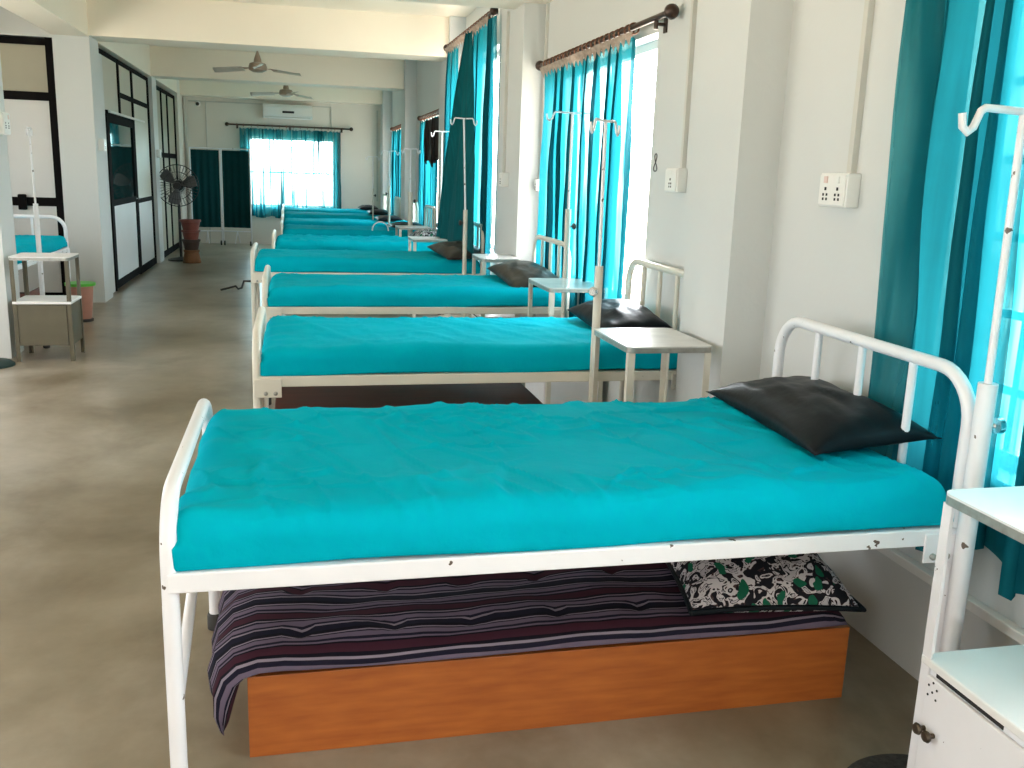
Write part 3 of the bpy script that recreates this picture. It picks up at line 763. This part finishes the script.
# third and fourth windows
curtain('teal curtain of the third window, left of the dark hanging cloth', 'Y', XC, 13.95, 13.35, 2.20, .55, 3.5, .032, 'curtain', 31)
curtain('teal curtain of the third window, behind the dark hanging cloth', 'Y', XC, 13.3, 12.2, 2.20, .55, 5, .032, 'curtain', 32)
rod('dark rod over the third window', 'Y', XC, 12.1, 14.12, 2.25, 12, XW)
curtain('teal curtain of the farthest right-hand window, left half', 'Y', XC, 18.0, 17.15, 2.20, .55, 5, .035, 'curtain', 41)
curtain('teal curtain of the farthest right-hand window, right half', 'Y', XC, 17.1, 16.15, 2.20, .55, 5, .035, 'curtain', 42)
rod('dark rod over the farthest right-hand window', 'Y', XC, 16.05, 18.15, 2.25, 12, XW)
o = curtain('dark brown cloth hanging in front of the third window curtain', 'Y', 1.735, 12.98, 11.9, 2.17, 1.60, 3, .02, 'coat', 55, group=None, hemwave=.05)
o.name = 'hanging_cloth'; o['category'] = 'cloth'
# far wall
YC = YB-.07
curtain('left curtain of the far wall window, beside the folding screen', 'X', YC, -1.0, -.04, 2.205, .53, 6, .022, 'curtain_back', 61)
curtain('right curtain of the far wall window', 'X', YC, -.02, .92, 2.205, .53, 6, .022, 'curtain_back', 62)
rod('dark rod over the far wall window under the air conditioner', 'X', YC, -1.17, 1.06, 2.255, 16, YB, nb=3)

# ------------------------------------------------------------------ far wall things
t = thing('air_conditioner', 'white split air conditioner high on the far wall', 'air conditioner', (-.09, YB, 2.40))
prof = [(0, 0), (-.17, .0), (-.215, .05), (-.22, .20), (-.19, .255), (0, .26)]
mb = MB()
n = len(prof)
mb.add([(-.46, y, z) for y, z in prof] + [(.46, y, z) for y, z in prof], [tuple(range(n)), tuple(range(n, 2*n))[::-1]] + [(i, (i+1) % n, n+(i+1) % n, n+i) for i in range(n)])
mb.build('body', M['plastic'], t, bevel=.008)
MB().box((-.42, -.20, .012), (.42, -.170, .03)).build('louvre', M['conduit'], t)
MB().box((-.10, -.226, .095), (.12, -.216, .135)).build('display', M['fan_metal'], t)

t = thing('security_camera', 'small dark dome camera on the far wall', 'camera', (-1.74, YB, 2.60))
MB().lathe([(.05, 0), (.05, -.04), (.035, -.06)], 16, (0, -.002, 0), 'Y').build('mount', M['plastic'], t, smooth=True)
MB().lathe([(.033, -.06), (.031, -.08), (.018, -.098), (.003, -.104)], 16, (0, -.002, 0), 'Y').build('dome', M['rubber'], t, smooth=True)

def screen():
    t = thing('folding_screen', 'dark green folding screen on wheels before the far wall', 'screen', (0, 0, 0))
    pan = [((-1.865, 18.72), (-1.345, 18.84)), ((-1.320, 18.84), (-.800, 18.72))]
    for (x0, y0), (x1, y1) in pan:
        d = Vector((x1-x0, y1-y0, 0)); w = d.length; d.normalize(); nrm = Vector((-d.y, d.x, 0))
        def q(s, o, z): return Vector((x0, y0, 0)) + d*s + nrm*o + Vector((0, 0, z))
        fr = MB()
        fr.tube([q(0, 0, .05), q(0, 0, 1.80)], .014, 8); fr.tube([q(w, 0, .05), q(w, 0, 1.80)], .014, 8)
        fr.tube([q(0, 0, 1.79), q(w, 0, 1.79)], .012, 8); fr.tube([q(0, 0, .27), q(w, 0, .27)], .012, 8)
        f = fr.build('frame', M['white_steel'], t, smooth=True)
        MB().grid(lambda s, v: q(.015+(w-.03)*s, .012*math.sin(s*26)*(.3+.7*v), 1.76-1.42*v), 40, 8).build('cloth_panel', M['screen_cloth'], t, smooth=True, angle=180)
        for s in (0.02, w/2, w-.02):
            if s == w/2: 
                continue
            wh = MB().lathe([(.038, -.014), (.046, -.008), (.046, .008), (.038, .014)], 14, q(s, 0, .046), 'X')
            wh.build('wheel', M['rubber'], f, smooth=True)
        MB().tube([q(w*.5, -.16, .05), q(w*.5, 0, .27), q(w*.5, .16, .05)], .010, 8).build('foot', M['white_steel'], f, smooth=True)
    return t
screen()

def pedestal_fan():
    t = thing('pedestal_fan', 'black pedestal fan beside the stacked planters', 'fan', (-1.755, 15.72, 0))
    MB().lathe([(.20, 0), (.20, .02), (.16, .035), (.05, .05), (.03, .06)], 28).build('base', M['fan_metal'], t, smooth=True)
    MB().tube([(0, 0, .05), (0, 0, 1.08)], .022, 12).build('pole', M['fan_metal'], t, smooth=True)
    hz = 1.16
    MB().lathe([(.03, .22), (.075, .20), (.085, .10), (.08, .04), (.03, .02)], 20, (0, -.06, hz), 'Y').build('motor', M['fan_metal'], t, smooth=True)
    cage = MB(); R = .315
    for r in (R, R*.66, R*.33):
        for yo in ((-.10 if r < R else -.05),) + ((-.0,) if r < R else ()):
            cage.tube([(r*math.cos(a), yo-.03, hz+r*math.sin(a)) for a in [2*PI*i/40 for i in range(41)]], .007 if r == R else .003, 6)
    for k in range(36):
        a = 2*PI*k/36; c, s = math.cos(a), math.sin(a)
        cage.tube([(.05*c, -.145, hz+.05*s), (R*.6*c, -.14, hz+R*.6*s), (R*.92*c, -.11, hz+R*.92*s), (R*c, -.08, hz+R*s), (R*.9*c, -.03, hz+R*.9*s), (.08*c, -.01, hz+.08*s)], .0024, 5)
    cage.build('guard', M['fan_metal'], t, smooth=True)
    MB().lathe([(.05, -.155), (.055, -.145), (.055, -.135)], 20, (0, 0, hz), 'Y').build('badge', M['fan_metal'], t, smooth=True)
    hub = MB().lathe([(.045, -.12), (.05, -.06)], 16, (0, 0, hz), 'Y').build('hub', M['fan_metal'], t, smooth=True)
    for k in range(3):
        a = 2*PI*k/3+.3
        def bl(s, v):
            r = .04+.25*s; th = (v-.5)*(.55+.35*math.sin(s*PI))
            return (r*math.cos(a+th), -.085+.10*(v-.5)*.6, hz+r*math.sin(a+th))
        b = MB().grid(bl, 10, 8)
        o = b.build('blade', M['fan_grey'], t, smooth=True, angle=180)
        md = o.modifiers.new('thick', 'SOLIDIFY'); md.thickness = .003
    return t
pedestal_fan()

def planter(label, x, y, z, rt, rb, h, m):
    w = .012
    t = MB().lathe([(rb, 0), (rb*1.02, .01), (rt*.94, h*.82), (rt*1.04, h*.84), (rt*1.04, h), (rt-w, h), (rt*.9-w, h*.8), (rb-w, .03), (.01, .03)], 28)
    o = t.build('planter', M[m], None, smooth=True); o.location = (x, y, z)
    return tag(o, label, 'planter', 'stacked planters by the fan')
planter('orange brown planter at the bottom of the stack', -1.56, 15.36, 0, .115, .135, .20, 'orange_clay')
planter('dark brown planter in the middle of the stack', -1.56, 15.36, .17, .135, .095, .19, 'brown_clay')
planter('terracotta planter second from the top of the stack', -1.56, 15.36, .33, .135, .10, .17, 'terracotta')
planter('wide-rimmed terracotta planter on top of the stack', -1.56, 15.36, .47, .150, .11, .19, 'terracotta')

# ------------------------------------------------------------------ ceiling fans
def ceiling_fan(label, x, y, zm, r, ang):
    t = thing('ceiling_fan', label, 'ceiling fan', (x, y, zm), 0, 'ceiling fans')
    MB().lathe([(.02, ZS-zm), (.06, ZS-zm-.01), (.05, ZS-zm-.06), (.018, ZS-zm-.10)], 20).build('canopy', M['fan_brown'], t, smooth=True)
    MB().tube([(0, 0, .09), (0, 0, ZS-zm-.05)], .012, 10).build('downrod', M['fan_brown'], t, smooth=True)
    MB().lathe([(.014, .20), (.045, .11), (.05, .075), (.10, .06), (.115, .02), (.11, -.02), (.06, -.045), (.01, -.05)], 28).build('motor', M['fan_brown'], t, smooth=True)
    for k in range(3):
        a = ang + 2*PI*k/3; c, s = math.cos(a), math.sin(a)
        def P(u, v, z): return (u*c - v*s, u*s + v*c, z)
        nv = 14
        def bl(q, v):
            u = .20 + (r-.20)*q
            w = (.048+.022*q)*(1 if q < .92 else math.sqrt(max(.05, 1-((q-.92)/.08)**2*.9)))
            return P(u, (v-.5)*2*w, (v-.5)*.045 - .02*q)
        o = MB().grid(bl, nv, 4).build('blade', M['fan_white'], t, smooth=True, angle=180)
        md = o.modifiers.new('thick', 'SOLIDIFY'); md.thickness = .004
        MB().add([P(.09, -.018, .0), P(.26, -.035, -.006), P(.26, .035, .004), P(.09, .018, .006), P(.09, -.018, .008), P(.26, -.035, .002), P(.26, .035, .012), P(.09, .018, .014)],
                 [(0, 1, 2, 3), (7, 6, 5, 4), (0, 4, 5, 1), (1, 5, 6, 2), (2, 6, 7, 3), (3, 7, 4, 0)]).build('blade_arm', M['fan_brown'], t)
    return t
ceiling_fan('nearer cream ceiling fan under the slab', -.42, 12.9, 2.70, .63, -PI/2+.04)
ceiling_fan('farther cream ceiling fan before the air conditioner', -.10, 16.7, 2.68, .60, -PI/2+.25)

# ------------------------------------------------------------------ left partitions
def partition(name, label, cat, axis, p, posts, rails, panels, d=.045):
    """aluminium frame: posts (a, z0, z1, w), rails (a0, a1, z, h), panels (a0, a1, z0, z1, material)"""
    t = thing(name, label, cat, (0, 0, 0))
    def bx(mb, a0, a1, z0, z1, dd):
        if axis == 'Y': mb.box((p-dd/2, a0, z0), (p+dd/2, a1, z1))
        else: mb.box((a0, p-dd/2, z0), (a1, p+dd/2, z1))
    for a, z0, z1, w in posts:
        m = MB(); bx(m, a-w/2, a+w/2, z0, z1, d); m.build('post', M['black_alu'], t)
    for a0, a1, z, h in rails:
        m = MB(); bx(m, a0, a1, z-h/2, z+h/2, d*.9); m.build('rail', M['black_alu'], t)
    for a0, a1, z0, z1, mm in panels:
        m = MB(); bx(m, a0, a1, z0, z1, .012); m.build('panel', M[mm], t)
    return t
XD = -2.075
partition('partition', 'black-framed partition with cream upper panels around the glazed door', 'partition', 'Y', XD,
          [(11.345, 0, 2.70, .07), (11.83, 0, 2.02, .08), (12.72, 2.06, 2.70, .09), (13.72, 0, 2.70, .10), (15.15, 0, 2.70, .10)],
          [(11.33, 15.1, 2.675, .05), (11.87, 13.68, 2.04, .05), (12.76, 15.10, 2.29, .06), (13.77, 15.10, .98, .06), (13.77, 15.10, .05, .10)],
          [(11.38, 11.8, 0, 2.65, 'wall'), (11.8, 12.68, 2.07, 2.65, 'panel_cream'), (12.76, 13.67, 2.32, 2.65, 'panel_cream'), (12.76, 13.67, 2.07, 2.26, 'panel_olive'), (13.77, 15.10, 2.32, 2.65, 'panel_cream'),
           (13.77, 15.10, 1.01, 2.26, 'panel_cream'), (13.77, 15.10, .10, .95, 'panel_white')])
d = struct(bpy.data.objects.new('door_1', None)); link(d)
fr = MB()
for a, b, z0, z1 in ((11.875, 11.96, .02, 2.01), (13.58, 13.665, .02, 2.01), (11.96, 13.58, 1.93, 2.01), (11.96, 13.58, .98, 1.05), (11.96, 13.58, .02, .11)):
    fr.box((XD-.02, a, z0), (XD+.02, b, z1))
fr.build('door_frame', M['black_alu'], d)
MB().box((XD-.005, 11.96, 1.05), (XD+.005, 13.58, 1.93)).build('door_glass', M['door_glass'], d)
MB().box((XD-.008, 11.96, .11), (XD+.008, 13.58, .98)).build('door_panel', M['panel_white'], d)
MB().tube([(XD+.02, 13.60, 1.02), (XD+.065, 13.60, 1.02), (XD+.065, 13.47, 1.02)], .010, 8).build('door_handle', M['chrome'], d, smooth=True)
tag(MB().box((XD+.03, 11.86, 2.035), (XD+.05, 14.5, 2.06)).build('door_track', M['plastic'], None, bevel=.002), 'slim white bar over the glazed door', 'bar')
partition('partition', 'black-framed partition behind the pedestal fan', 'partition', 'Y', XD,
          [(15.77, 0, 2.66, .10), (16.6, 0, 2.66, .09), (17.35, 0, 2.66, .09), (18.37, 0, 2.66, .10)],
          [(15.82, 18.4, 2.64, .06), (15.82, 18.4, 1.62, .08), (15.82, 18.4, .05, .1)],
          [(15.82, 18.4, 1.65, 2.62, 'panel_olive'), (15.82, 18.4, .1, 1.6, 'panel_olive')])
YQ = 10.90
partition('partition', 'black-framed pale partition closing the left recess behind the bed', 'partition', 'X', YQ,
          [(-2.405, 0, 2.70, .075), (-3.70, 0, 2.70, .09)],
          [(-3.66, -2.44, 2.655, .07), (-3.66, -2.44, 2.12, .085), (-3.66, -2.44, 1.055, .09), (-3.66, -2.44, .05, .1)],
          [(-3.66, -2.44, 2.16, 2.62, 'panel_olive'), (-3.66, -2.44, 1.10, 2.08, 'panel_white'), (-3.66, -2.44, .10, 1.01, 'panel_white')])
MB().box((-2.80, YQ-.075, .97), (-2.72, YQ-.022, 1.13)).build('lock', M['black_alu'], bpy.data.objects['partition.002'], bevel=.012)
struct(MB().box((XR, YQ-.03, 2.70), (-2.36, YQ+.03, ZS)).build('wall_recess', M['wall']))

# ------------------------------------------------------------------ left-hand small things
t = thing('waste_bin', 'faded pink bin with a bright green rim beside the left bed', 'bin', (-1.985, 9.55, 0))
MB().lathe([(.075, .02), (.085, .03), (.115, .34), (.105, .34), (.075, .04), (.01, .04)], 24).build('bucket', M['pinkbin'], t, smooth=True)
MB().lathe([(.112, .335), (.135, .34), (.135, .365), (.105, .365)], 24).build('rim', M['green'], t, smooth=True)
MB().lathe([(.10, 0), (.10, .022), (.06, .03)], 24).build('base', M['rubber'], t, smooth=True)
t = thing('wooden_crate', 'brown wooden crate under the left recess bed', 'crate', (-2.75, 8.75, 0))
for k in range(3):
    MB().box((0, 0, .02+k*.12), (.5, .015, .12+k*.12)).build('board', M['dark_ply'], t)
    MB().box((.485, .015, .02+k*.12), (.5, .6, .12+k*.12)).build('board', M['dark_ply'], t)
MB().box((0, .015, .0), (.485, .6, .02)).build('bottom', M['dark_ply'], t)
o = MB().lathe([(.16, 0), (.16, .015), (.13, .035), (.04, .05), (.035, .055)], 28).build('stand_base', M['darkgreen'], None, smooth=True)
o.location = (-2.19, 7.43, 0)
tag(o, 'dark green round stand base on the floor at the left edge', 'stand base')
mb = MB()
o = mb.lathe([(.19, 0), (.20, .006), (.19, .014), (.01, .016)], 40).build('floor_mat', M['mat'], None, smooth=True)
o.location = (1.50, 1.76, 0)
tag(o, 'dark woven round mat on the floor beside the nearest bedside table', 'mat')

# ------------------------------------------------------------------ daylight
w = bpy.data.worlds.new('daylight'); S.world = w; w.use_nodes = True
nt = w.node_tree; bg = nt.nodes['Background']
# hazy bright sky with a sunward glow above sunlit sandy ground
geo = nt.nodes.new('ShaderNodeTexCoord'); sx = nt.nodes.new('ShaderNodeSeparateXYZ'); nt.links.new(geo.outputs['Generated'], sx.inputs[0])
dp = nt.nodes.new('ShaderNodeVectorMath'); dp.operation = 'DOT_PRODUCT'
sd = Vector((.62, .62, .48)).normalized(); dp.inputs[1].default_value = sd
nt.links.new(geo.outputs['Generated'], dp.inputs[0])
mr = nt.nodes.new('ShaderNodeMapRange'); mr.inputs['From Min'].default_value = .15; mr.inputs['From Max'].default_value = 1.0
mr.inputs['To Min'].default_value = 6.0; mr.inputs['To Max'].default_value = 30.0
nt.links.new(dp.outputs['Value'], mr.inputs['Value'])
gr = nt.nodes.new('ShaderNodeMapRange'); gr.inputs['From Min'].default_value = -.04; gr.inputs['From Max'].default_value = .04
nt.links.new(sx.outputs['Z'], gr.inputs['Value'])
mc = nt.nodes.new('ShaderNodeMix'); mc.data_type = 'RGBA'
mc.inputs['A'].default_value = (1.0, .89, .74, 1); mc.inputs['B'].default_value = (.93, .965, 1.0, 1); nt.links.new(gr.outputs[0], mc.inputs['Factor'])
ms = nt.nodes.new('ShaderNodeMix'); ms.data_type = 'FLOAT'; nt.links.new(gr.outputs[0], ms.inputs['Factor'])
ms.inputs['A'].default_value = 8.0; nt.links.new(mr.outputs[0], ms.inputs['B'])
nt.links.new(mc.outputs['Result'], bg.inputs['Color']); nt.links.new(ms.outputs['Result'], bg.inputs['Strength'])

def portal(loc, rot, sx, sy):
    l = bpy.data.lights.new('sky_portal', 'AREA'); l.shape = 'RECTANGLE'; l.size = sx; l.size_y = sy
    l.cycles.is_portal = True
    o = bpy.data.objects.new('sky_portal', l); o.location = loc; o.rotation_euler = rot; COL.objects.link(o)
for a, b, z0, z1 in WIN:
    portal((XW+.21, (a+b)/2, (z0+z1)/2), (0, PI/2, 0), z1-z0, b-a)
for a, b, z0, z1 in LWIN:
    portal((XR-.21, (a+b)/2, (z0+z1)/2), (0, -PI/2, 0), z1-z0, b-a)
a, b, z0, z1 = BWIN; portal(((a+b)/2, YB+.21, (z0+z1)/2), (-PI/2, 0, 0), b-a, z1-z0)
a, b, z0, z1 = RWIN; portal(((a+b)/2, YR-.21, (z0+z1)/2), (PI/2, 0, 0), b-a, z1-z0)

# ------------------------------------------------------------------ camera
F, yaw, pitch, roll, H = 939.842, .230, .219, .033, 1.491
fwd0 = Vector((math.sin(yaw), math.cos(yaw), 0)); right = Vector((math.cos(yaw), -math.sin(yaw), 0))
fwd = fwd0*math.cos(pitch) - Vector((0, 0, 1))*math.sin(pitch); up = right.cross(fwd)
r2 = right*math.cos(roll) + up*math.sin(roll); u2 = -right*math.sin(roll) + up*math.cos(roll)
cam = bpy.data.cameras.new('camera'); co = bpy.data.objects.new('camera', cam); COL.objects.link(co)
mw = Matrix(((r2.x, u2.x, -fwd.x, 0), (r2.y, u2.y, -fwd.y, 0), (r2.z, u2.z, -fwd.z, H), (0, 0, 0, 1)))
co.matrix_world = mw
cam.sensor_width = 36; cam.lens = F/1024*36; cam.clip_start = .02; cam.clip_end = 200
S.camera = co

vs = S.view_settings
vs.view_transform = 'Standard'; vs.look = 'None'; vs.gamma = 1.0; vs.use_curve_mapping = False
vs.exposure = 0.56
S.cycles.max_bounces = 10; S.cycles.diffuse_bounces = 6; S.cycles.transparent_max_bounces = 12; S.cycles.transmission_bounces = 6
S.cycles.use_denoising = True
